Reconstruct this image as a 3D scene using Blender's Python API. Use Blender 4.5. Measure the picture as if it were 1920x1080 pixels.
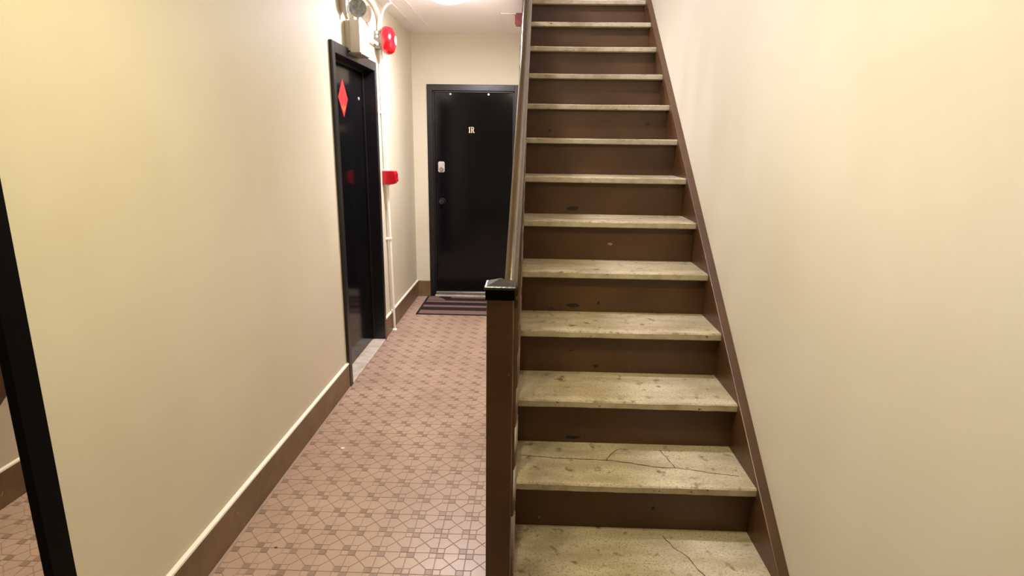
import bpy, bmesh, math, random
from mathutils import Vector, Matrix
random.seed(7)
scene = bpy.context.scene
for o in list(bpy.data.objects):
    bpy.data.objects.remove(o, do_unlink=True)
col = scene.collection
R = math.radians

# ------------------------------------------------------------------ camera
EYE = Vector((0.0, 0.0, 1.5612))
PITCH, YAW, ROLL, FPX = R(13.8245), R(-1.6629), R(0.8036), 1093.84
fw = Vector((math.sin(YAW)*math.cos(PITCH), math.cos(YAW)*math.cos(PITCH), -math.sin(PITCH)))
rt0 = Vector((math.cos(YAW), -math.sin(YAW), 0)); up0 = rt0.cross(fw)
rt = rt0*math.cos(ROLL) + up0*math.sin(ROLL)
up = -rt0*math.sin(ROLL) + up0*math.cos(ROLL)
cam_d = bpy.data.cameras.new('camera'); cam = bpy.data.objects.new('camera', cam_d); col.objects.link(cam)
cam_d.sensor_fit = 'HORIZONTAL'; cam_d.sensor_width = 36; cam_d.lens = FPX*36/1920
cam_d.clip_start = 0.02; cam_d.clip_end = 60
m = Matrix((rt, up, -fw)).transposed().to_4x4(); m.translation = EYE
cam.matrix_world = m
scene.camera = cam

# ------------------------------------------------------------------ world, exposure
w = bpy.data.worlds.new('world'); scene.world = w; w.use_nodes = True
w.node_tree.nodes['Background'].inputs[0].default_value = (0.5, 0.55, 0.6, 1)
w.node_tree.nodes['Background'].inputs[1].default_value = 0.0
vs = scene.view_settings
vs.view_transform = 'Standard'; vs.look = 'None'; vs.gamma = 1; vs.use_curve_mapping = False
vs.exposure = 0.0
LAMP_HALL = dict(power=44, color=(1.0, 0.94, 1.0))
LAMP_ENTRY = dict(power=22, color=(1.0, 0.92, 0.58))
LAMP_UPPER = dict(power=215, color=(0.86, 0.84, 1.0))

# ------------------------------------------------------------------ dimensions (metres)
XW, XB = -1.17, -1.155          # left wall face, face of its baseboard
XR = 0.85                       # right wall
YB, YF = 5.932, -1.6            # back wall, wall behind the camera
HC, HU, HT = 2.574, 2.80, 5.3   # ceiling, upper floor, upper ceiling
RISE, RUN, Y1 = 0.2, 0.2578, 1.5834
TXL, TXR = -0.030, 0.8137       # tread ends
HB = 0.1615                     # baseboard height
def noseY(n): return Y1 + (n-1)*RUN
def noseline(y): return RISE + (y-Y1)*RISE/RUN

# ------------------------------------------------------------------ materials
def srgb(r, g, b):
    f = lambda c: (c/255/12.92) if c/255 <= 0.04045 else ((c/255+0.055)/1.055)**2.4
    return (f(r), f(g), f(b), 1)
def mat(name, c1, c2=None, scale=6, rough=0.5, bump=0, bscale=60, metal=0, spec=0.5, coat=0, lo=0.35, hi=0.7, detail=6,
        spots=None, stretch=(1, 1, 1), rough2=None, emit=None, objspace=False):
    mt = bpy.data.materials.new(name); mt.use_nodes = True
    nt = mt.node_tree; N = nt.nodes; L = nt.links; b = N['Principled BSDF']
    b.inputs['Base Color'].default_value = c1; b.inputs['Roughness'].default_value = rough
    b.inputs['Metallic'].default_value = metal; b.inputs['Specular IOR Level'].default_value = spec
    b.inputs['Coat Weight'].default_value = coat; b.inputs['Coat Roughness'].default_value = 0.12
    if objspace:
        src = N.new('ShaderNodeTexCoord').outputs['Object']
    else:
        src = N.new('ShaderNodeNewGeometry').outputs['Position']
    mp = N.new('ShaderNodeMapping'); mp.inputs['Scale'].default_value = stretch; L.new(src, mp.inputs[0]); vec = mp.outputs[0]
    colr = None
    if c2:
        n = N.new('ShaderNodeTexNoise'); n.inputs['Scale'].default_value = scale; n.inputs['Detail'].default_value = detail
        L.new(vec, n.inputs['Vector'])
        mr = N.new('ShaderNodeMapRange'); mr.inputs[1].default_value = lo; mr.inputs[2].default_value = hi
        L.new(n.outputs['Fac'], mr.inputs[0])
        mx = N.new('ShaderNodeMix'); mx.data_type = 'RGBA'
        mx.inputs[6].default_value = c1; mx.inputs[7].default_value = c2
        L.new(mr.outputs[0], mx.inputs[0]); colr = mx.outputs[2]
        if rough2 is not None:
            m2 = N.new('ShaderNodeMapRange'); m2.inputs[3].default_value = rough; m2.inputs[4].default_value = rough2
            L.new(mr.outputs[0], m2.inputs[0]); L.new(m2.outputs[0], b.inputs['Roughness'])
    for (sc, s0, s1, sr) in (spots or []):
        n = N.new('ShaderNodeTexNoise'); n.inputs['Scale'].default_value = s0; n.inputs['Detail'].default_value = 4
        L.new(src, n.inputs['Vector'])
        mr = N.new('ShaderNodeMapRange'); mr.inputs[1].default_value = s1; mr.inputs[2].default_value = s1+sr
        L.new(n.outputs['Fac'], mr.inputs[0])
        mx = N.new('ShaderNodeMix'); mx.data_type = 'RGBA'; mx.inputs[6].default_value = c1; mx.inputs[7].default_value = sc
        if colr: L.new(colr, mx.inputs[6])
        L.new(mr.outputs[0], mx.inputs[0]); colr = mx.outputs[2]
    if colr: L.new(colr, b.inputs['Base Color'])
    if bump:
        n = N.new('ShaderNodeTexNoise'); n.inputs['Scale'].default_value = bscale; n.inputs['Detail'].default_value = 4
        L.new(vec, n.inputs['Vector'])
        bp = N.new('ShaderNodeBump'); bp.inputs['Strength'].default_value = bump; bp.inputs['Distance'].default_value = 0.01
        L.new(n.outputs['Fac'], bp.inputs['Height']); L.new(bp.outputs[0], b.inputs['Normal'])
    if emit:
        b.inputs['Emission Color'].default_value = (*emit[0], 1); b.inputs['Emission Strength'].default_value = emit[1]
    return mt

M = {}
M['wall'] = mat('wall_paint', srgb(215, 207, 186), srgb(208, 199, 175), scale=1.6, rough=0.6, bump=0.05, bscale=22, spec=0.3)
M['wall_r'] = M['wall']
M['ceil'] = mat('ceiling_paint', srgb(240, 235, 235), srgb(233, 227, 226), scale=2, rough=0.6, bump=0.04, bscale=30)
M['base'] = mat('baseboard_paint', srgb(122, 98, 68), srgb(104, 80, 52), scale=9, rough=0.42, bump=0.06, bscale=40,
                spots=[(srgb(170, 155, 130), 38, 0.70, 0.03)])
M['bead'] = mat('white_paint_bead', srgb(236, 230, 214), rough=0.45)
M['brown'] = mat('stair_brown_paint', srgb(84, 57, 32), srgb(69, 44, 22), scale=5, rough=0.36, bump=0.07, bscale=30,
                 spots=[(srgb(38, 20, 14), 21, 0.69, 0.04), (srgb(120, 96, 80), 55, 0.735, 0.03)], stretch=(1, 1, 1))
M['riser'] = mat('riser_paint', srgb(84, 57, 32), srgb(69, 44, 22), scale=4, rough=0.40, bump=0.06, bscale=26,
                 spots=[(srgb(40, 20, 14), 18, 0.70, 0.03), (srgb(140, 118, 104), 62, 0.75, 0.03)])
M['rail'] = mat('handrail_varnish', srgb(64, 47, 21), srgb(48, 34, 14), scale=14, rough=0.26, bump=0.1, bscale=40, coat=0.5,
                spots=[(srgb(190, 160, 110), 48, 0.745, 0.02)], stretch=(1, 0.4, 0.4))
M['tread'] = mat('worn_stone_tread', srgb(187, 174, 143), srgb(160, 145, 113), scale=11, rough=0.62, bump=0.3, bscale=110, lo=0.38, hi=0.66, detail=10,
                 spots=[(srgb(138, 120, 86), 150, 0.52, 0.16), (srgb(112, 93, 60), 24, 0.60, 0.12), (srgb(84, 66, 42), 70, 0.745, 0.03)], stretch=(0.5, 1.3, 1.3))
M['nosing'] = mat('worn_nosing', srgb(186, 174, 148), srgb(158, 144, 118), scale=16, rough=0.6, bump=0.2, bscale=90,
                  spots=[(srgb(96, 80, 62), 46, 0.68, 0.04)])
M['crack'] = mat('crack_dirt', srgb(70, 50, 28), rough=0.9)
M['scuff'] = mat('dark_scuff', srgb(24, 9, 6), rough=0.6)
M['knob'] = mat('dark_nickel', srgb(70, 70, 72), rough=0.25, metal=0.9)
M['pale'] = mat('pale_scuff', srgb(150, 122, 110), srgb(104, 76, 62), scale=90, rough=0.7)
M['black'] = mat('black_gloss_paint', srgb(6, 6, 9), srgb(10, 10, 14), scale=3, rough=0.13, bump=0.03, bscale=6, spec=0.28)
M['frame'] = mat('black_frame_paint', srgb(20, 19, 22), srgb(14, 13, 16), scale=4, rough=0.3, bump=0.03, bscale=20)
M['mframe'] = mat('matte_black_frame', srgb(3, 3, 3), rough=0.5, spec=0.08)
M['mirror'] = mat('mirror_glass', (0.86, 0.84, 0.82, 1), rough=0.01, metal=1)
M['marble'] = mat('threshold_stone', srgb(206, 194, 178), srgb(170, 158, 142), scale=18, rough=0.45, bump=0.05)
M['metal'] = mat('brushed_metal', srgb(196, 194, 190), rough=0.3, metal=1)
M['chrome'] = mat('lock_metal', srgb(226, 222, 216), srgb(196, 190, 182), scale=20, rough=0.3, metal=0.55)
M['gold'] = mat('brass_number', srgb(238, 214, 176), rough=0.35, metal=0.2)
M['white'] = mat('white_plastic', srgb(226, 221, 212), rough=0.4)
M['white2'] = mat('offwhite_enamel', srgb(205, 198, 184), srgb(196, 188, 172), scale=10, rough=0.45)
M['pipe'] = mat('painted_pipe', srgb(238, 234, 228), rough=0.4)
M['grey'] = mat('grey_steel', srgb(150, 144, 136), srgb(126, 120, 112), scale=24, rough=0.5)
M['lens'] = mat('lamp_lens', srgb(170, 176, 172), srgb(110, 118, 116), scale=50, rough=0.15, coat=0.5, bump=0.3, bscale=60)
M['red'] = mat('red_enamel', srgb(196, 4, 22), rough=0.25, coat=0.3)
M['red2'] = mat('red_plastic', srgb(172, 10, 30), srgb(158, 6, 24), scale=9, rough=0.3)
M['paper'] = mat('red_paper', srgb(206, 8, 14), srgb(194, 4, 10), scale=30, rough=0.55)
M['foil'] = mat('gold_foil', srgb(226, 90, 20), rough=0.5)
M['maroon'] = mat('maroon_box', srgb(120, 62, 58), rough=0.45)
M['matdark'] = mat('mat_dark_rubber', srgb(36, 13, 11), srgb(26, 9, 8), scale=40, rough=0.9)
M['matlite'] = mat('mat_taupe_pile', srgb(128, 102, 94), srgb(106, 82, 76), scale=120, rough=0.95, bump=0.3, bscale=200)
M['tile'] = mat('floor_tile_tan', srgb(181, 153, 133), srgb(164, 136, 117), scale=2.4, rough=0.36, bump=0.05, bscale=120, spec=0.45,
                spots=[(srgb(152, 126, 108), 60, 0.66, 0.06)])
M['tiled'] = mat('floor_tile_brown', srgb(146, 120, 102), srgb(134, 108, 91), scale=9, rough=0.4, bump=0.05, bscale=120)
M['grout'] = mat('floor_groove', srgb(158, 132, 113), srgb(148, 122, 104), scale=8, rough=0.6)
M['concrete'] = mat('slab_plaster', srgb(200, 190, 172), rough=0.7)
M['speck'] = mat('white_speck', srgb(235, 228, 212), rough=0.7)
M['darkspeck'] = mat('dark_speck', srgb(60, 36, 20), rough=0.7)

# ------------------------------------------------------------------ mesh helpers
def bm_box(bm, lo, hi):
    v = [bm.verts.new((x, y, z)) for x in (lo[0], hi[0]) for y in (lo[1], hi[1]) for z in (lo[2], hi[2])]
    for f in ((0, 1, 3, 2), (4, 6, 7, 5), (0, 4, 5, 1), (2, 3, 7, 6), (0, 2, 6, 4), (1, 5, 7, 3)):
        bm.faces.new([v[i] for i in f])
def bm_prism(bm, pts, axis, a, b):
    """extrude a polygon lying across `axis` from a to b; pts are the two other coords in order"""
    def P(p, t):
        return {0: (t, p[0], p[1]), 1: (p[0], t, p[1]), 2: (p[0], p[1], t)}[axis]
    A = [bm.verts.new(P(p, a)) for p in pts]; B = [bm.verts.new(P(p, b)) for p in pts]
    n = len(pts); bm.faces.new(A[::-1]); bm.faces.new(B)
    for i in range(n): bm.faces.new((A[i], A[(i+1) % n], B[(i+1) % n], B[i]))
def bm_lathe(bm, prof, origin, axis, seg=32):
    """profile (r, h) revolved about `axis` through origin"""
    ax = Vector(axis).normalized(); u = ax.orthogonal().normalized(); v = ax.cross(u); o = Vector(origin); rings = []
    for r, h in prof:
        if r < 1e-6: rings.append([bm.verts.new(o+ax*h)])
        else: rings.append([bm.verts.new(o+ax*h+(u*math.cos(2*math.pi*k/seg)+v*math.sin(2*math.pi*k/seg))*r) for k in range(seg)])
    for A, B in zip(rings, rings[1:]):
        for k in range(seg):
            k2 = (k+1) % seg
            if len(A) == 1 and len(B) == 1: continue
            if len(A) == 1: bm.faces.new((A[0], B[k2], B[k]))
            elif len(B) == 1: bm.faces.new((A[k], A[k2], B[0]))
            else: bm.faces.new((A[k], A[k2], B[k2], B[k]))
def bm_tube(bm, pts, r, seg=12):
    pts = [Vector(p) for p in pts]; rings = []; ref = None
    for i, p in enumerate(pts):
        t = (pts[min(i+1, len(pts)-1)]-pts[max(i-1, 0)]).normalized()
        u = t.orthogonal().normalized() if ref is None else (ref - t*ref.dot(t)).normalized()
        ref = u; v = t.cross(u)
        rings.append([bm.verts.new(p+(u*math.cos(2*math.pi*k/seg)+v*math.sin(2*math.pi*k/seg))*r) for k in range(seg)])
    for A, B in zip(rings, rings[1:]):
        for k in range(seg): bm.faces.new((A[k], A[(k+1) % seg], B[(k+1) % seg], B[k]))
    bm.faces.new(rings[0][::-1]); bm.faces.new(rings[-1])
def smooth_path(pts, n=8):
    """Catmull-Rom through points"""
    P = [Vector(p) for p in pts]; P = [P[0]*2-P[1]]+P+[P[-1]*2-P[-2]]; out = []
    for i in range(1, len(P)-2):
        for k in range(n):
            t = k/n; a, b, c, d = P[i-1], P[i], P[i+1], P[i+2]
            out.append(0.5*((2*b)+(c-a)*t+(2*a-5*b+4*c-d)*t*t+(3*b-a-3*c+d)*t**3))
    return out+[P[-2]]
def obj(name, bm, m, parent=None, smooth=False, bevel=0, seg=2, angle=40):
    bmesh.ops.recalc_face_normals(bm, faces=bm.faces)
    if bevel:
        es = [e for e in bm.edges if len(e.link_faces) == 2 and e.calc_face_angle(0) > R(angle)]
        bmesh.ops.bevel(bm, geom=es, offset=bevel, segments=seg, profile=0.5, affect='EDGES', clamp_overlap=True)
    if parent is not None:
        bmesh.ops.translate(bm, verts=bm.verts, vec=-wloc(parent))
    me = bpy.data.meshes.new(name); bm.to_mesh(me); bm.free()
    for mm in (m if isinstance(m, (list, tuple)) else [m]): me.materials.append(M[mm])
    if smooth:
        me.polygons.foreach_set('use_smooth', [True]*len(me.polygons))
        try: me.set_sharp_from_angle(angle=R(38))
        except Exception: pass
    o = bpy.data.objects.new(name, me); col.objects.link(o)
    if parent is not None: o.parent = parent
    return o
def wloc(o):
    v = Vector(o.location)
    while o.parent: o = o.parent; v += Vector(o.location)
    return v
def tag(o, label=None, cat=None, group=None, kind=None):
    if label: o['label'] = label
    if cat: o['category'] = cat
    if group: o['group'] = group
    if kind: o['kind'] = kind
    return o
def thing(name, loc, label=None, cat=None, group=None, kind=None):
    o = bpy.data.objects.new(name, None); col.objects.link(o); o.location = loc; o.empty_display_size = 0.1
    return tag(o, label, cat, group, kind)
def box(name, lo, hi, m, parent=None, bevel=0, **k):
    bm = bmesh.new(); bm_box(bm, lo, hi); return obj(name, bm, m, parent, bevel=bevel, **k)
def boxes(name, L, m, parent=None, bevel=0):
    bm = bmesh.new()
    for lo, hi in L: bm_box(bm, lo, hi)
    return obj(name, bm, m, parent, bevel=bevel)
def struct(o, label, cat='wall'):
    return tag(o, label, cat, None, 'structure')

# ================================================================== ROOM SHELL
D1A, D1B, D1H = 3.5328, 4.517, 2.1306        # outer edges of the frame in the left wall
FW = 0.052
o1a, o1b, o1h = D1A+FW-0.012, D1B-FW+0.012, D1H-FW+0.012
struct(boxes('wall_left', [((XW-0.25, YF, -0.1), (XW, o1a, HC)), ((XW-0.25, o1b, -0.1), (XW, YB, HC)),
       ((XW-0.25, o1a, o1h), (XW, o1b, HC)), ((XW-0.25, o1a, -0.1), (XW-0.14, o1b, o1h))], 'wall'),
       'cream painted wall along the hallway with the alarm bell')
X2A, X2B, X2H = -1.0287, -0.1234, 2.117      # outer edges of the frame in the back wall
o2a, o2b, o2h = X2A+FW-0.012, X2B-FW+0.012, X2H-FW+0.012
struct(boxes('wall_back', [((XW-0.25, YB, -0.1), (o2a, YB+0.25, HC)), ((o2b, YB, -0.1), (XR+0.2, YB+0.25, HC)),
       ((o2a, YB, o2h), (o2b, YB+0.25, HC)), ((o2a, YB+0.14, -0.1), (o2b, YB+0.25, o2h))], 'wall'),
       'cream end wall of the hallway around the numbered black door')
struct(box('wall_right', (XR, YF, -0.1), (XR+0.2, YB+0.25, HT), 'wall_r'), 'pale yellow wall running up beside the stairs')
struct(box('wall_front', (XW-0.25, YF-0.2, -0.1), (XR+0.2, YF, HC), 'wall'), 'cream wall at the street end of the hallway')
struct(boxes('ceiling', [((XW-0.25, YF, HC), (-0.05, YB+0.25, HU)), ((-0.05, YF, HC), (XR, 0.95, HU)),
       ((-0.05, noseY(14)+0.04, HC), (XR, YB+0.25, HU))], 'ceil'), 'white plaster hallway ceiling open above the stairs', 'ceiling')
# upper storey around the stairwell
struct(box('wall_upper_left', (XW-0.25, YF, HU), (XW, YB+0.25, HT), 'wall'), 'cream wall of the upper hall above the stairs')
struct(box('wall_upper_back', (XW, YB, HU), (XR, YB+0.25, HT), 'wall'), 'cream end wall of the upper hall')
struct(box('wall_upper_front', (XW, YF-0.2, HU), (XR, YF, HT), 'wall'), 'cream street end wall of the upper hall')
struct(box('ceiling_upper', (XW-0.25, YF-0.2, HT), (XR+0.2, YB+0.25, HT+0.15), 'ceil'), 'white ceiling of the upper hall', 'ceiling')
# wall under the stairs: triangle below the stringer, full height behind
def stringbot(y): return noseline(y)-0.262
bm = bmesh.new()
ye = Y1 + (HC+0.262-RISE)*RUN/RISE
bm_prism(bm, [(1.66, 0), (YB, 0), (YB, HC), (ye, HC), (1.66, max(0.005, stringbot(1.66)))], 0, -0.050, -0.032)
struct(obj('wall_stair', bm, 'wall'), 'white triangular wall closing the side of the stairs')

# ------------------------------------------------------------------ floor
PX, PY, OX, OY, SQ, GR = 0.1155, 0.1195, -0.2218, 2.083, 0.0285, 0.0014
floor = thing('floor', (0, 2, 0), 'tan floor of embossed octagon pattern tiles with small brown squares', 'floor', None, 'structure')
box('slab', (XW-0.25, YF-0.2, -0.12), (XR+0.2, YB+0.25, -0.0016), 'grout', floor)
def piece_pts(kind):
    p, q, s, g = PX, PY, SQ, GR
    c = (p/2, q/2)
    polys = {'b': [(s, 0), (p-s, 0), (p-s, s), c, (s, s)], 't': [(s, q), (s, q-s), c, (p-s, q-s), (p-s, q)],
             'l': [(0, s), (s, s), c, (s, q-s), (0, q-s)], 'r': [(p, s), (p, q-s), (p-s, q-s), c, (p-s, s)],
             'sq': [(-s/2, -s/2), (s/2, -s/2), (s/2, s/2), (-s/2, s/2)]}
    return polys[kind]
def inset(poly, d):
    n = len(poly); out = []
    A = sum(poly[i][0]*poly[(i+1) % n][1]-poly[(i+1) % n][0]*poly[i][1] for i in range(n))
    P = poly if A > 0 else poly[::-1]
    for i in range(n):
        p0, p1, p2 = Vector(P[i-1]), Vector(P[i]), Vector(P[(i+1) % n])
        e1 = (p1-p0).normalized(); e2 = (p2-p1).normalized(); n1 = Vector((-e1.y, e1.x)); n2 = Vector((-e2.y, e2.x))
        k = d/max(0.3, 1+n1.dot(n2)); out.append(p1+(n1+n2)*k)
    return out
def add_piece(bm, poly, ox, oy, dz=0, clip=None):
    A = inset(poly, GR*0.5); B = inset(poly, GR*0.5+0.0013)
    if clip:
        x0, x1, y0, y1 = clip
        A = [Vector((min(max(p.x+ox, x0), x1)-ox, min(max(p.y+oy, y0), y1)-oy)) for p in A]
        B = [Vector((min(max(p.x+ox, x0), x1)-ox, min(max(p.y+oy, y0), y1)-oy)) for p in B]
    lo = [bm.verts.new((p.x+ox, p.y+oy, -0.0022)) for p in A]
    hi = [bm.verts.new((p.x+ox, p.y+oy, dz)) for p in B]
    n = len(lo); fs = [bm.faces.new(hi)]
    for i in range(n): fs.append(bm.faces.new((lo[i], lo[(i+1) % n], hi[(i+1) % n], hi[i])))
    return fs
pm = {}
for k in ('b', 't', 'l', 'r', 'sq'):
    poly = piece_pts(k); cx = sum(p[0] for p in poly)/len(poly); cy = sum(p[1] for p in poly)/len(poly)
    bm = bmesh.new(); add_piece(bm, [(a-cx, b-cy) for a, b in poly], 0, 0)
    for mk in (('tile', 'tiled') if k == 'sq' else ('tile',)):
        me = bpy.data.meshes.new('tile_'+k); bm.to_mesh(me); me.materials.append(M[mk]); pm[(k, mk)] = (me, cx, cy)
    bm.free()
pent, sqs = [], []
XL_, XH_ = XB+0.004, XR
for i in range(-9, 10):
    for j in range(-30, 34):
        x, y = OX+i*PX, OY+j*PY
        if x+PX < XL_ or x > XH_ or y < YF or y+PY > YB+0.05: continue
        if x > -0.06 and y > 1.62: continue
        for k in 'btlr': pent.append((x, y, k, 'tile'))
        s = SQ/2
        for (dx, dy, mk) in ((s, s, 'tile'), (PX-s, s, 'tiled'), (s, PY-s, 'tiled'), (PX-s, PY-s, 'tile')):
            sqs.append((x+dx, y+dy, 'sq', mk))
def pick(L):
    vis = [p for p in L if 1.70 < p[1] < 4.2 and XB+0.03 < p[0] < -0.16]
    vis.sort(key=lambda p: (p[1], p[0])); return vis[:300]
near = pick(pent)+pick(sqs); nearset = set(near)
for p in near:
    me, cx, cy = pm[(p[2], p[3])]
    o = bpy.data.objects.new('accent_tile' if p[2] == 'sq' else 'pattern_tile', me); col.objects.link(o); o.parent = floor
    o.location = Vector((p[0]+cx if p[2] != 'sq' else p[0], p[1]+cy if p[2] != 'sq' else p[1], random.uniform(-0.0003, 0.0003)))-Vector((0, 2, 0))
bm = bmesh.new()
for p in pent+sqs:
    if p in nearset: continue
    fs = add_piece(bm, piece_pts(p[2]), p[0], p[1], random.uniform(-0.0003, 0.0003), (XL_, XH_, YF, YB-0.002))
    if p[3] == 'tiled':
        for f in fs: f.material_index = 1
bmesh.ops.dissolve_degenerate(bm, dist=1e-5, edges=bm.edges)
tf = obj('tile_field', bm, ['tile', 'tiled'], floor); tf['kind'] = 'stuff'

# ------------------------------------------------------------------ baseboards
def baseboard(name, segs, label, bead_dir):
    t = thing(name, (segs[0][0][0], segs[0][0][1], 0), label, 'baseboard', None, 'structure')
    for lo, hi in segs:
        box('board', lo, hi, 'base', t, bevel=0.003)
    return t
t = baseboard('baseboard_left', [((XW-0.005, YF, 0), (XB, D1A+0.002, HB)), ((XW-0.005, D1B-0.002, 0), (XB, YB, HB))], 'brown baseboard along the hallway wall', 0)
for a, b in ((YF, D1A), (D1B, YB)):
    bm = bmesh.new(); bm_prism(bm, [(XW-0.002, HB-0.003), (XB+0.0005, HB-0.003), (XB-0.001, HB+0.004), (XW-0.002, HB+0.010)], 1, a, b)
    tag(obj('paint_bead', bm, 'bead', t), 'white paint line on top')
    bm = bmesh.new(); bm_prism(bm, [(XB-0.002, 0), (XB+0.007, 0), (XB-0.002, 0.006)], 1, a, b)
    tag(obj('floor_bead', bm, 'grout', t))
t = baseboard('baseboard_back', [((XW, YB-0.015, 0), (X2A+0.002, YB+0.005, HB)), ((X2B-0.002, YB-0.015, 0), (-0.05, YB+0.005, HB))], 'short brown baseboard at the hallway end wall', 1)
t = baseboard('baseboard_stair', [((-0.062, 1.70, 0), (-0.045, YB, HB))], 'brown baseboard on the wall closing the stairs', 0)
bm = bmesh.new(); bm_prism(bm, [(-0.048, HB-0.003), (-0.0625, HB-0.003), (-0.061, HB+0.004), (-0.048, HB+0.010)], 1, 1.72, YB)
obj('paint_bead', bm, 'bead', t)

# ------------------------------------------------------------------ ceiling trims
M['seam'] = M['ceil']
def ceiling_wire(name, pts, label):
    bm = bmesh.new()
    for (xa, ya), (xb, yb) in zip(pts, pts[1:]):
        bm_box(bm, (min(xa, xb)-0.004, min(ya, yb)-0.004, HC-0.004), (max(xa, xb)+0.004, max(ya, yb)+0.004, HC+0.002))
    tag(obj(name, bm, 'seam'), label, 'trim', None, 'structure')
ceiling_wire('trim_1', [(-1.064, 1.6), (-1.064, 5.70)], 'thin raised seam along the ceiling close to the bell wall')
ceiling_wire('trim_2', [(-0.942, 1.6), (-0.942, 5.86)], 'thin raised seam along the ceiling between lamp and bell')
ceiling_wire('trim_3', [(-0.055, 5.03), (-0.276, 5.03), (-0.282, 5.80)], 'raised seam around a ceiling patch by the stair opening')

# ------------------------------------------------------------------ door in the left wall
d = thing('door_1', (XW, (D1A+D1B)/2, 0), 'glossy black side door with steel frame in the hallway wall', 'door', None, 'structure')
XF = XB+0.004
for a, b in ((D1A, D1A+FW), (D1B-FW, D1B)):
    box('jamb', (XW-0.14, a, 0), (XF, b, D1H), 'frame', d, bevel=0.003)
box('head', (XW-0.14, D1A+FW-0.002, D1H-FW-0.012), (XF, D1B-FW+0.002, D1H), 'frame', d, bevel=0.003)
XLF = XW-0.08                                   # face of the leaf
leaf = box('door_leaf', (XLF-0.045, D1A+FW-0.002, 0.018), (XLF, D1B-FW+0.002, D1H-FW-0.010), 'black', d, bevel=0.002)
box('stop', (XLF-0.0, D1A+FW-0.002, 0.02), (XLF+0.015, D1A+FW+0.014, D1H-FW-0.012), 'frame', d, bevel=0.002)
box('stop', (XLF-0.0, D1B-FW-0.014, 0.02), (XLF+0.015, D1B-FW+0.002, D1H-FW-0.012), 'frame', d, bevel=0.002)
box('stop', (XLF-0.0, D1A+FW, D1H-FW-0.028), (XLF+0.015, D1B-FW, D1H-FW-0.010), 'frame', d, bevel=0.002)
box('threshold', (XW-0.14, D1A+FW-0.002, -0.003), (XB+0.006, D1B-FW+0.002, 0.014), 'marble', d, bevel=0.004)
bm = bmesh.new(); bm_lathe(bm, [(0.028, 0), (0.028, 0.006), (0.012, 0.008), (0.012, 0.03), (0.026, 0.038), (0.03, 0.05), (0.024, 0.062), (0, 0.066)], (XLF, D1A+FW+0.075, 0.99), (1, 0, 0), 24)
obj('door_knob', bm, 'black', d, smooth=True)
bm = bmesh.new(); bm_lathe(bm, [(0.011, 0), (0.011, 0.004), (0.007, 0.006), (0, 0.006)], (XLF, 4.36, 1.865), (1, 0, 0), 16)
obj('peephole', bm, 'chrome', d, smooth=True)
# red paper diamond on it
pd = thing('paper_diamond', (XLF, 4.0, 1.72), 'red paper diamond with gold print stuck on the black side door', 'decoration')
cy, cz, hw, hh = 3.999, 1.843, 0.100, 0.122
bm = bmesh.new(); bm_prism(bm, [(cy-hw, cz), (cy, cz-hh), (cy+hw, cz), (cy, cz+hh)], 0, XLF-0.0005, XLF+0.002)
obj('paper', bm, 'paper', pd)
bm = bmesh.new()
for (y, z, s) in ((cy, cz-0.072, 0.020), (cy-0.026, cz-0.058, 0.013), (cy+0.026, cz-0.058, 0.013), (cy, cz-0.046, 0.010)):
    bm_prism(bm, [(y-s, z), (y, z-s), (y+s, z), (y, z+s)], 0, XLF+0.001, XLF+0.0026)
obj('gold_print', bm, 'foil', pd)

# ------------------------------------------------------------------ door 1R in the back wall
d = thing('door_2', ((X2A+X2B)/2, YB, 0), 'black steel apartment door numbered 1R at the hallway end', 'door', None, 'structure')
YFc = YB-0.014
for a, b in ((X2A, X2A+FW), (X2B-FW, X2B)):
    box('jamb', (a, YFc, 0), (b, YB+0.14, X2H), 'frame', d, bevel=0.003)
box('head', (X2A+FW-0.002, YFc, X2H-FW-0.006), (X2B-FW+0.002, YB+0.14, X2H), 'frame', d, bevel=0.003)
YLF = YB+0.022
box('door_leaf', (X2A+FW-0.002, YLF, 0.022), (X2B-FW+0.002, YLF+0.045, X2H-FW-0.004), 'black', d, bevel=0.002)
box('stop', (X2A+FW-0.001, YLF-0.016, 0.02), (X2A+FW+0.014, YLF+0.002, X2H-FW-0.006), 'frame', d, bevel=0.002)
box('stop', (X2B-FW-0.014, YLF-0.016, 0.02), (X2B-FW+0.001, YLF+0.002, X2H-FW-0.006), 'frame', d, bevel=0.002)
box('stop', (X2A+FW, YLF-0.016, X2H-FW-0.020), (X2B-FW, YLF+0.002, X2H-FW-0.005), 'frame', d, bevel=0.002)
# number 1R, slab-serif letters
bm = bmesh.new(); ya, yb = YLF-0.003, YLF+0.001
x0, z0, H = -0.628, 1.667, 0.056
P = lambda *q: [(x0+a*H, z0+b*H) for a, b in q]
bm_prism(bm, P((0.10, 0), (0.40, 0), (0.40, 0.10), (0.34, 0.12), (0.34, 1.0), (0.24, 1.0), (0.06, 0.86), (0.06, 0.76), (0.17, 0.80), (0.17, 0.12), (0.10, 0.10)), 1, ya, yb)
obj('door_number', bm, 'gold', d)
bm = bmesh.new()
bm_prism(bm, P((0.50, 0), (0.76, 0), (0.76, 0.10), (0.70, 0.10), (0.70, 0.90), (0.76, 0.90), (0.76, 1), (0.50, 1), (0.50, 0.90), (0.55, 0.90), (0.55, 0.10), (0.50, 0.10)), 1, ya, yb)
bowl = [(0.70+0.0, 1.0)]+[(0.84+0.22*math.sin(t), 0.74+0.26*math.cos(t)) for t in [k*math.pi/8 for k in range(9)]]+[(0.70, 0.48)]
bowi = [(0.70, 0.58)]+[(0.82+0.10*math.sin(t), 0.74+0.16*math.cos(t)) for t in [k*math.pi/8 for k in range(8, -1, -1)]]+[(0.70, 0.90)]
bm_prism(bm, P(*(bowl+bowi)), 1, ya, yb)
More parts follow.
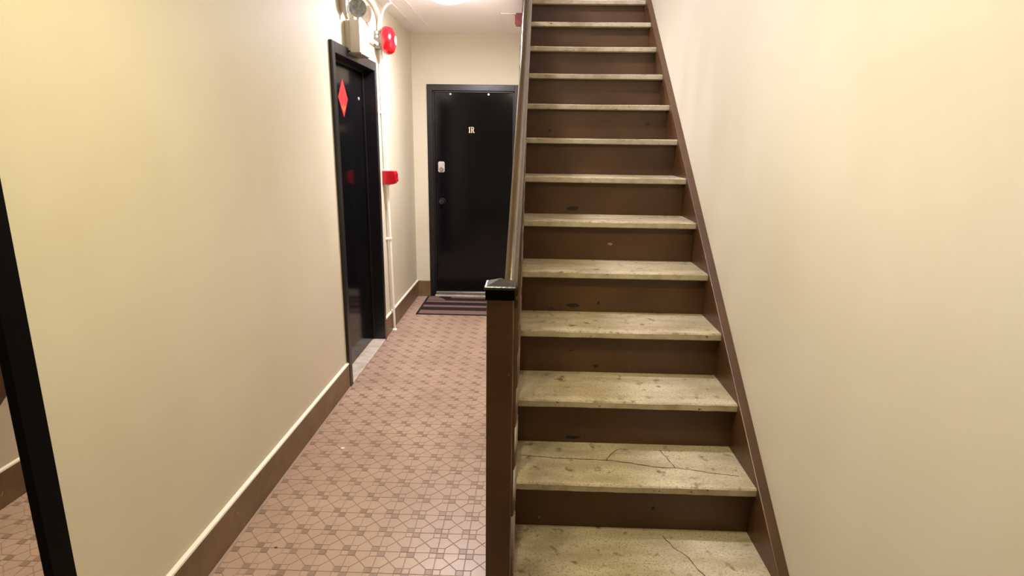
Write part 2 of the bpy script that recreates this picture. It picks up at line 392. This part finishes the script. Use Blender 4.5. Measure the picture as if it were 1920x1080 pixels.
bm_prism(bm, P((0.78, 0.50), (0.92, 0.50), (1.06, 0.10), (1.14, 0.10), (1.14, 0), (0.94, 0)), 1, ya, yb)
obj('door_letter', bm, 'gold', d)
# deadbolt plate, knob, studs, sweep
bm = bmesh.new(); cx, cz, a, b = -0.899, 1.332, 0.033, 0.053
bm_prism(bm, [(cx-a, cz-b+0.01), (cx-a+0.012, cz-b), (cx+a-0.012, cz-b), (cx+a, cz-b+0.01), (cx+a, cz+b-0.01), (cx+a-0.012, cz+b), (cx-a+0.012, cz+b), (cx-a, cz+b-0.01)], 1, YLF-0.008, YLF+0.001)
lp = obj('lock_plate', bm, 'chrome', d, bevel=0.003)
bm = bmesh.new(); bm_lathe(bm, [(0.021, 0), (0.021, 0.010), (0.017, 0.015), (0.012, 0.015), (0.011, 0.012), (0, 0.012)], (cx+0.002, YLF-0.008, cz-0.022), (0, -1, 0), 24)
obj('lock_cylinder', bm, 'metal', lp, smooth=True)
box('keyway', (cx+0.0005, YLF-0.0215, cz-0.030), (cx+0.0035, YLF-0.019, cz-0.014), 'mframe', lp)
bm = bmesh.new(); bm_lathe(bm, [(0.033, 0), (0.033, 0.005), (0.014, 0.008), (0.013, 0.03), (0.027, 0.040), (0.031, 0.052), (0.026, 0.064), (0, 0.068)], (-0.893, YLF, 0.992), (0, -1, 0), 28)
obj('door_knob', bm, 'knob', d, smooth=True)
for x in (-0.800, -0.426):
    bm = bmesh.new(); bm_lathe(bm, [(0.013, 0), (0.013, 0.006), (0.008, 0.010), (0, 0.010)], (x, YLF, 2.030), (0, -1, 0), 16)
    tag(obj('stud', bm, 'metal', d, smooth=True), 'small silver stud')
tag(box('door_sweep', (-0.972, YLF-0.032, 0.024), (X2B-FW-0.006, YLF+0.001, 0.050), 'metal', d, bevel=0.006), 'silver strip along the bottom')
box('threshold', (X2A+FW-0.002, YB-0.020, -0.003), (X2B-FW+0.002, YB+0.14, 0.016), 'marble', d, bevel=0.004)

# ------------------------------------------------------------------ doormat
mt_ = thing('doormat', (-0.62, 5.55, 0), 'brown and dark striped doormat in front of the door 1R', 'doormat')
MX0, MX1, MY0, MY1 = -1.053, -0.14, 5.225, 5.885
bm = bmesh.new(); bm_box(bm, (MX0, MY0, 0.0), (MX1, MY1, 0.007)); obj('backing', bm, 'matdark', mt_, bevel=0.002)
for k, (a, b) in enumerate([(5.245, 5.360), (5.476, 5.545), (5.655, 5.715)]):
    box('stripe', (MX0+0.022, a, 0.005), (MX1-0.02, b, 0.0085), 'matlite', mt_, bevel=0.0015)
bm = bmesh.new(); bm_prism(bm, [(MX0+0.022, 5.73), (-0.845, 5.73), (-0.885, 5.80), (-0.93, 5.835), (-0.93, 5.87), (MX0+0.022, 5.87)], 2, 0.005, 0.0087); obj('stripe', bm, 'matlite', mt_)
box('stripe', (-0.80, 5.828, 0.005), (MX1-0.02, 5.878, 0.0085), 'matlite', mt_, bevel=0.0015)

# ------------------------------------------------------------------ mirror on the left wall
mr_ = thing('wall_mirror', (XW, 0.92, 0.06), 'tall black framed mirror on the cream hallway wall', 'mirror')
MY_A, MY_B, MZ_A, MZ_B, MFW = 0.56, 1.246, 0.20, 1.95, 0.066
Xg = XW+0.012
for lo, hi in (((XW, MY_A, MZ_A), (XW+0.024, MY_A+MFW, MZ_B)), ((XW, MY_B-MFW, MZ_A), (XW+0.024, MY_B, MZ_B)),
               ((XW, MY_A+MFW-0.001, MZ_A), (XW+0.024, MY_B-MFW+0.001, MZ_A+MFW)), ((XW, MY_A+MFW-0.001, MZ_B-MFW), (XW+0.024, MY_B-MFW+0.001, MZ_B))):
    box('frame_rail', lo, hi, 'mframe', mr_, bevel=0.0015)
box('mirror_glass', (XW, MY_A+MFW-0.004, MZ_A+MFW-0.004), (Xg, MY_B-MFW+0.004, MZ_B-MFW+0.004), 'mirror', mr_)

# ================================================================== STAIRCASE
st = thing('staircase', ((TXL+TXR)/2, Y1, 0), 'brown painted staircase with worn pale stone treads and handrail', 'staircase')
NT = 13
OV = 0.042                                    # nosing overhang
for n in range(1, NT+1):
    y0, y1, z = noseY(n), noseY(n+1)+OV+0.012, n*RISE
    # tread: slab with slightly uneven worn nosing
    bm = bmesh.new(); nx = 24; rows = []
    TH = 0.031
    for i in range(nx+1):
        x = TXL+(TXR-TXL)*i/nx; e = 0.0016*random.uniform(-1, 1); wz = -0.0022*math.exp(-((i/nx-0.45)/0.28)**2)
        pr = [(y1, z-TH), (y0+0.004+e, z-TH), (y0+e, z-TH+0.004), (y0+e*1.2, z-0.005+wz), (y0+0.005+e, z+wz), (y0+0.05, z+wz*0.5), (y1, z)]
        rows.append([bm.verts.new((x, a, b)) for a, b in pr])
    for A, B in zip(rows, rows[1:]):
        for k in range(len(A)):
            f = bm.faces.new((A[k], A[(k+1) % len(A)], B[(k+1) % len(A)], B[k]))
            f.material_index = 1 if k in (1, 2) else 0
    bm.faces.new(rows[0][::-1]); bm.faces.new(rows[-1])
    tr_ = obj('tread', bm, ['tread', 'nosing'], st)
    if n in (1, 2):
        lines = {2: [[(0.0, 0.19), (0.08, 0.178), (0.2, 0.170), (0.34, 0.168), (0.42, 0.150), (0.52, 0.128), (0.60, 0.126), (0.68, 0.105), (0.76, 0.088), (0.80, 0.082)],
                     [(0.33, 0.168), (0.36, 0.225), (0.40, 0.262)], [(0.58, 0.127), (0.565, 0.20), (0.55, 0.255)]],
                 1: [[(0.52, 0.262), (0.545, 0.20), (0.585, 0.15), (0.60, 0.10), (0.635, 0.03), (0.65, 0.0)]]}[n]
        bm = bmesh.new()
        for pl in lines:
            pts = []
            for (a, b), (c, e) in zip(pl, pl[1:]):
                for k in range(5): pts.append((a+(c-a)*k/5+random.uniform(-.002, .002), b+(e-b)*k/5+random.uniform(-.003, .003)))
            pts.append(pl[-1])
            wd = [random.uniform(0.0008, 0.0021) for _ in pts]
            top = []
            for (a, b), ww in zip(pts, wd):
                dirx = abs(pl[-1][0]-pl[0][0]) > abs(pl[-1][1]-pl[0][1])
                dx, dy = (0, ww) if dirx else (ww, 0)
                top.append([bm.verts.new((TXL+0.01+a-dx, y0+b-dy, z+0.0007)), bm.verts.new((TXL+0.01+a+dx, y0+b+dy, z+0.0007))])
            for A, B in zip(top, top[1:]): bm.faces.new((A[0], B[0], B[1], A[1]))
        bmesh.ops.recalc_face_normals(bm, faces=bm.faces)
        tag(obj('crack', bm, 'crack', tr_), 'dark crack running across the stone')
for n in range(1, NT+2):
    ry = noseY(n)+OV; z0 = (n-1)*RISE-(0.02 if n > 1 else 0)
    rs = box('riser', (TXL-0.001, ry, z0), (TXR+0.001, ry+0.016, n*RISE-0.029), 'riser', st)
    sc = {3: [(0.22, 0.022, 0.030, 0.008)], 4: [(0.33, 0.028, 0.012, 0.009)], 5: [(0.24, 0.030, 0.034, 0.010), (0.36, 0.045, 0.006, 0.009)],
          6: [(0.435, 0.082, 0.013, 0.008)], 7: [(0.262, 0.030, 0.036, 0.012)], 2: [(0.50, 0.085, 0.006, 0.008)]}.get(n, [])
    for (x, dz, a, b) in sc:
        bm = bmesh.new(); zz = (n-1)*RISE+dz
        pts = [(TXL+x+a*math.cos(t)*random.uniform(.8, 1.15), zz+b*math.sin(t)*random.uniform(.7, 1.15)) for t in [k*math.pi/7 for k in range(14)]]
        bm_prism(bm, pts, 1, ry-0.0008, ry+0.001); tag(obj('scuff', bm, 'pale' if n == 6 else 'scuff', rs), 'pale scuff mark on the riser' if n == 6 else 'dark scuff mark on the riser')
# stringers
def stringer(x0, x1, cz, depth, ya, yb, zfloor):
    bm = bmesh.new(); top = lambda y: noseline(y)+cz
    pts = [(ya, zfloor), (ya, max(top(ya), 0.02)), (yb, top(yb)), (yb, top(yb)-depth)]
    yl = Y1+(depth-cz-RISE+zfloor)*RUN/RISE
    if yl > ya: pts.append((yl, zfloor))
    else: pts[0] = (ya, top(ya)-depth)
    bm_prism(bm, pts, 0, x0, x1); return bm
obj('stringer', stringer(TXR, XR+0.001, 0.016, 0.30, 1.36, 5.05, 0), 'brown', st, bevel=0.003)
ls = obj('stringer', stringer(-0.066, TXL, 0.010, 0.272, 1.56, 5.0, 0), 'brown', st, bevel=0.003)
M['worn'] = mat('pale_edge_brown', srgb(128, 102, 76), srgb(96, 72, 48), scale=30, rough=0.6)  # lighter brown for the thin broken line along the stringer's inner top edge
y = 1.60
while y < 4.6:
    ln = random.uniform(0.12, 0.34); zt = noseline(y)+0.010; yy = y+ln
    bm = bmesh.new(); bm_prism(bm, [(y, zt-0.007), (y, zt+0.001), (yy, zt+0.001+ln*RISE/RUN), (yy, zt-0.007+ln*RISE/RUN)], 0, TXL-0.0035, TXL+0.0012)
    tag(obj('pale_edge', bm, 'worn', ls), 'pale broken line along the stringer edge'); y = yy+random.uniform(0.005, 0.04)
# newel post
nx0, nx1, ny0 = -0.1115, -0.0385, 1.50; ny1 = ny0+0.073
nw = box('newel_post', (nx0, ny0, 0), (nx1, ny1, 1.168), 'brown', st, bevel=0.004)
box('collar', (nx0-0.003, ny0-0.003, 1.157), (nx1+0.003, ny1+0.003, 1.189), 'mframe', nw, bevel=0.002)
bm = bmesh.new(); cxn, cyn = (nx0+nx1)/2, (ny0+ny1)/2
prof = [(0.0415, 1.186), (0.0430, 1.188), (0.0430, 1.192), (0.0405, 1.1945), (0.0365, 1.195), (0.003, 1.2085)]
rings = [[bm.verts.new((cxn+sx*r, cyn+sy*r, z)) for sx, sy in ((-1, -1), (1, -1), (1, 1), (-1, 1))] for r, z in prof]
for A, B in zip(rings, rings[1:]):
    for k in range(4): bm.faces.new((A[k], A[(k+1) % 4], B[(k+1) % 4], B[k]))
bm.faces.new(rings[0][::-1]); bm.faces.new(rings[-1])
M['cap'] = mat('cap_bronze', srgb(46, 43, 38), srgb(33, 30, 26), scale=60, rough=0.3, coat=0.25, bump=0.1, bscale=120, metal=0.3)
tag(obj('post_cap', bm, 'cap', nw, bevel=0.0012), 'dark pyramid cap')
# handrail: moulded profile swept parallel to the stairs
def railX(y): return -0.047+0.018*(y-1.6)/1.1
def railZ(y): return 1.175+(y-1.575)*RISE/RUN
prof = [(-0.018, -0.034), (0.018, -0.034), (0.018, -0.020), (0.0145, -0.012), (0.019, -0.002), (0.019, 0.012), (0.012, 0.021), (0.003, 0.0245), (-0.003, 0.0245), (-0.012, 0.021), (-0.019, 0.012), (-0.019, -0.002), (-0.0145, -0.012), (-0.018, -0.020)]
bm = bmesh.new(); rings = []
for y in (1.56, 2.0, 2.5, 3.0, 3.6, 4.3, 4.92):
    xx = railX(min(y, 2.75)); rings.append([bm.verts.new((xx+a, y, railZ(y)+b/math.cos(math.atan(RISE/RUN)))) for a, b in prof])
for A, B in zip(rings, rings[1:]):
    for k in range(len(A)): bm.faces.new((A[k], A[(k+1) % len(A)], B[(k+1) % len(A)], B[k]))
bm.faces.new(rings[0][::-1]); bm.faces.new(rings[-1])
tag(obj('handrail', bm, 'rail', st, smooth=True), 'glossy brown handrail with worn edges')
y = 1.74
while y < 4.9:
    xx = railX(min(y, 2.75)); xx = min(xx, -0.040)
    box('baluster', (-0.056, y, noseline(y)-0.01), (-0.038, y+0.018, railZ(y)-0.03), 'brown', st)
    y += RUN/2
# upper landing balustrade around the stairwell
lb = st
box('landing_rail', (-0.105, 0.97, HU+0.88), (-0.06, 4.93, HU+0.93), 'rail', lb, bevel=0.008)
box('landing_base_rail', (-0.10, 0.97, HU), (-0.065, 4.93, HU+0.04), 'brown', lb)
for k in range(32): box('baluster', (-0.092, 0.98+k*0.126, HU+0.03), (-0.072, 1.00+k*0.126, HU+0.89), 'brown', lb)

# ================================================================== WALL FITTINGS
# emergency light above the side door
el = thing('emergency_light', (XW, 3.95, 2.11), 'white emergency light box with round lamp heads above the side door', 'emergency light')
box('back_plate', (XW-0.001, 3.845, 2.115), (XW+0.030, 4.065, 2.290), 'white2', el, bevel=0.003)
box('housing', (XW+0.028, 3.850, 2.105), (XW+0.092, 4.060, 2.296), 'white', el, bevel=0.004)
box('bottom_lip', (XW+0.0, 3.848, 2.098), (XW+0.098, 4.062, 2.107), 'grey', el, bevel=0.002)
box('label_plate', (XW+0.0915, 3.99, 2.172), (XW+0.0925, 4.02, 2.180), 'grey', el)
def head(c, ax, r, nm='lamp_head'):
    ax = Vector(ax).normalized()
    bm = bmesh.new(); bm_lathe(bm, [(0, -0.055), (r*0.35, -0.052), (r*0.75, -0.036), (r*0.97, -0.008), (r, 0), (r, 0.006), (r*0.9, 0.008)], c, ax, 28)
    h = obj(nm, bm, 'white2', el, smooth=True)
    bm = bmesh.new(); bm_lathe(bm, [(r*0.9, 0.004), (r*0.86, 0.009), (r*0.5, 0.013), (0, 0.015)], c, ax, 28)
    obj('lens', bm, 'lens', h, smooth=True)
    bm = bmesh.new(); bm_tube(bm, [Vector(c)-ax*0.03, (c[0], c[1], 2.29)], 0.010, 10); obj('bracket', bm, 'white2', h, smooth=True)
head((-1.105, 3.93, 2.378), (0.25, -1, -0.25), 0.056)
head((-1.075, 4.06, 2.368), (0.9, 0.6, -0.05), 0.052)
head((-1.135, 3.80, 2.370), (1.0, 0.12, -0.05), 0.056)
# alarm bell
bl = thing('alarm_bell', (XW, 4.6, 2.2), 'round red fire alarm bell on the wall beyond the side door', 'alarm bell')
BY, BZ = 4.605, 2.296
bm = bmesh.new(); bm_box(bm, (XW-0.001, BY-0.055, BZ-0.060), (XW+0.048, BY+0.055, BZ+0.060)); obj('back_box', bm, 'grey', bl, bevel=0.004)
bm = bmesh.new(); bm_lathe(bm, [(0.066, 0.046), (0.072, 0.050), (0.072, 0.060), (0.03, 0.064), (0.03, 0.075)], (XW, BY, BZ), (1, 0, 0), 32); obj('mounting_plate', bm, 'grey', bl, smooth=True)
bm = bmesh.new(); bm_lathe(bm, [(0.086, 0.070), (0.095, 0.064), (0.098, 0.070), (0.0985, 0.092), (0.094, 0.112), (0.083, 0.130), (0.060, 0.142), (0.03, 0.147), (0, 0.148)], (XW, BY, BZ), (1, 0, 0), 48)
obj('gong', bm, 'red', bl, smooth=True)
bm = bmesh.new(); bm_lathe(bm, [(0.031, 0.1455), (0.031, 0.1490), (0, 0.1495)], (XW, BY, BZ), (1, 0, 0), 28); em = tag(obj('centre_disc', bm, 'white', bl, smooth=True), 'white centre disc')
bm = bmesh.new(); bm_lathe(bm, [(0.008, 0.149), (0.008, 0.153), (0, 0.154)], (XW, BY, BZ), (1, 0, 0), 16); obj('bolt', bm, 'grey', em, smooth=True)
for dz in (-0.035, 0.02, 0.045):
    bm = bmesh.new(); bm_lathe(bm, [(0.010, 0), (0.010, 0.006), (0, 0.007)], (XW+0.026, BY-0.055, BZ+dz), (0, -1, 0), 14); obj('knockout', bm, 'metal', bl, smooth=True)
# conduits
XP = XB+0.014
def pipeY(z): return 4.745-0.052*z
cd = thing('wall_conduit', (XP, 4.745, 0), 'thin white pipe running down from the bell to the floor', 'pipe')
bm = bmesh.new(); bm_tube(bm, [(XP, pipeY(0), 0.0), (XP, pipeY(1.24), 1.245)], 0.0115, 14); obj('pipe', bm, 'pipe', cd, smooth=True)
bm = bmesh.new(); bm_tube(bm, [(XP, pipeY(1.34), 1.335), (XP, pipeY(2.24), 2.245)], 0.0115, 14); obj('pipe', bm, 'pipe', cd, smooth=True)
bm = bmesh.new(); bm_lathe(bm, [(0.022, 0), (0.022, 0.008), (0.016, 0.014), (0.0115, 0.020)], (XP, pipeY(0), 0), (0, 0, 1), 20); obj('foot_flange', bm, 'pipe', cd, smooth=True)
for z in (0.80, 1.788):
    y = pipeY(z)
    bm = bmesh.new(); bm_box(bm, (XW-0.001, y-0.032, z-0.009), (XW+0.007, y+0.032, z+0.009)); bm_box(bm, (XW, y-0.016, z-0.009), (XP+0.0145, y+0.016, z+0.009))
    s_ = obj('strap', bm, 'pipe', cd, bevel=0.003)
    bm = bmesh.new(); bm_lathe(bm, [(0.006, 0), (0.006, 0.004), (0, 0.005)], (XW+0.007, y+0.026, z), (1, 0, 0), 12); obj('screw', bm, 'metal', s_)
c2 = thing('ceiling_conduit', (XP, 4.6, 2.36), 'white pipe curving from the bell along the top of the wall', 'pipe')
bm = bmesh.new(); bm_tube(bm, smooth_path([(XP, 4.62, 2.34), (XP, 4.628, 2.43), (XP, 4.59, 2.485), (XP, 4.50, 2.515), (XP, 4.30, 2.530), (XP, 3.9, 2.535), (XP, 2.2, 2.535), (XP, 0.5, 2.535)]), 0.0115, 12); obj('pipe', bm, 'pipe', c2, smooth=True)
c3 = thing('branch_conduit', (XP, 4.634, 2.41), 'short white pipe bending from the bell up to the ceiling', 'pipe')
bm = bmesh.new(); bm_tube(bm, smooth_path([(XP+0.002, 4.634, 2.408), (XP+0.006, 4.646, 2.455), (XP+0.02, 4.65, 2.51), (XP+0.055, 4.645, 2.550), (XP+0.085, 4.64, 2.562)]), 0.0105, 12); obj('pipe', bm, 'pipe', c3, smooth=True)
c4 = thing('link_conduit', (XP, 4.3, 2.25), 'short white pipe linking the emergency light to the bell', 'pipe')
bm = bmesh.new(); bm_tube(bm, [(XW+0.03, 4.06, 2.262), (XW+0.03, 4.555, 2.262)], 0.0105, 12); obj('pipe', bm, 'pipe', c4, smooth=True)
# pull station
ps = thing('pull_station', (XW, 4.68, 1.236), 'small red fire alarm pull box on the white pipe', 'alarm box')
py = pipeY(1.29)
box('back_box', (XW-0.001, py-0.042, 1.240), (XW+0.050, py+0.042, 1.345), 'red2', ps, bevel=0.004)
bm = bmesh.new(); bm_prism(bm, [(XW+0.048, 1.238), (XW+0.092, 1.244), (XW+0.106, 1.268), (XW+0.108, 1.318), (XW+0.098, 1.343), (XW+0.048, 1.347)], 1, py-0.045, py+0.045)
fc = obj('cover', bm, 'red2', ps, bevel=0.004)
box('pull_handle', (XW+0.106, py-0.030, 1.262), (XW+0.113, py+0.030, 1.284), 'red', fc, bevel=0.002)
box('conduit_hub', (XW+0.006, py-0.018, 1.228), (XW+0.046, py+0.018, 1.242), 'white', ps, bevel=0.003)
box('conduit_hub', (XW+0.006, py-0.018, 1.343), (XW+0.046, py+0.018, 1.358), 'white', ps, bevel=0.003)
# maroon box by the stair opening
jb = thing('junction_box', (-0.11, 5.0, HC-0.1), 'maroon box fixed under the ceiling beside the stair handrail', 'box')
bm = bmesh.new(); bm_box(bm, (-0.145, 5.01, HC-0.088), (-0.070, 5.09, HC+0.001)); obj('housing', bm, 'maroon', jb, bevel=0.005)
box('side_cover', (-0.152, 5.018, HC-0.078), (-0.144, 5.082, HC-0.012), 'red2', jb, bevel=0.002)

# ------------------------------------------------------------------ ceiling lamps
def lamp(loc, label, cfg, strength, r=0.14, tail=''):
    t = thing('ceiling_lamp'+tail, loc, label, 'lamp')
    key = 'glow_%d' % len(bpy.data.materials)
    M[key] = mat(key, srgb(250, 246, 238), rough=0.4, emit=(cfg['color'], strength))
    x, y, z = loc
    bm = bmesh.new(); bm_lathe(bm, [(0, 0.0), (r+0.012, 0.0), (r+0.012, -0.022), (r-0.004, -0.026)], loc, (0, 0, 1), 40); obj('base_ring', bm, 'white', t, smooth=True)
    bm = bmesh.new(); bm_lathe(bm, [(r-0.002, -0.022), (r*0.94, -0.045), (r*0.72, -0.068), (r*0.38, -0.081), (0, -0.085)], loc, (0, 0, 1), 40); obj('diffuser'+tail, bm, key, t, smooth=True)
    ld = bpy.data.lights.new('lamp_light'+tail, 'AREA'); ld.shape = 'DISK'; ld.size = r*1.8; ld.energy = cfg['power']; ld.color = cfg['color']; ld.spread = R(180)
    lo = bpy.data.objects.new('lamp_light'+tail, ld); col.objects.link(lo); lo.parent = t; lo.location = (0, 0, -0.092)
    return t
lamp((-0.585, 4.31, HC), 'round glowing ceiling lamp in front of the door 1R', LAMP_HALL, 100)
lamp((-0.23, 1.38, HC), 'round ceiling lamp over the foot of the stairs', LAMP_ENTRY, 16, tail='_entry_offscreen')
lamp((-0.55, 2.3, HT), 'round ceiling lamp in the upper hall', LAMP_UPPER, 10, tail='_upper_offscreen')

# ------------------------------------------------------------------ small litter on the floor
for nm, (x, y), s, mk, lb_ in (('paint_chip', (-0.955, 2.745), 0.011, 'speck', 'white paint chip lying on the tiles near the baseboard'),
                          ('crumb', (-0.977, 1.965), 0.006, 'darkspeck', 'tiny dark crumb on the tan tiles')):
    bm = bmesh.new(); bm_prism(bm, [(x+s*math.cos(t)*random.uniform(.6, 1.2), y+s*math.sin(t)*random.uniform(.5, 1.0)) for t in [k*math.pi/4 for k in range(8)]], 2, 0, 0.002)
    tag(obj(nm, bm, mk), lb_, 'debris')
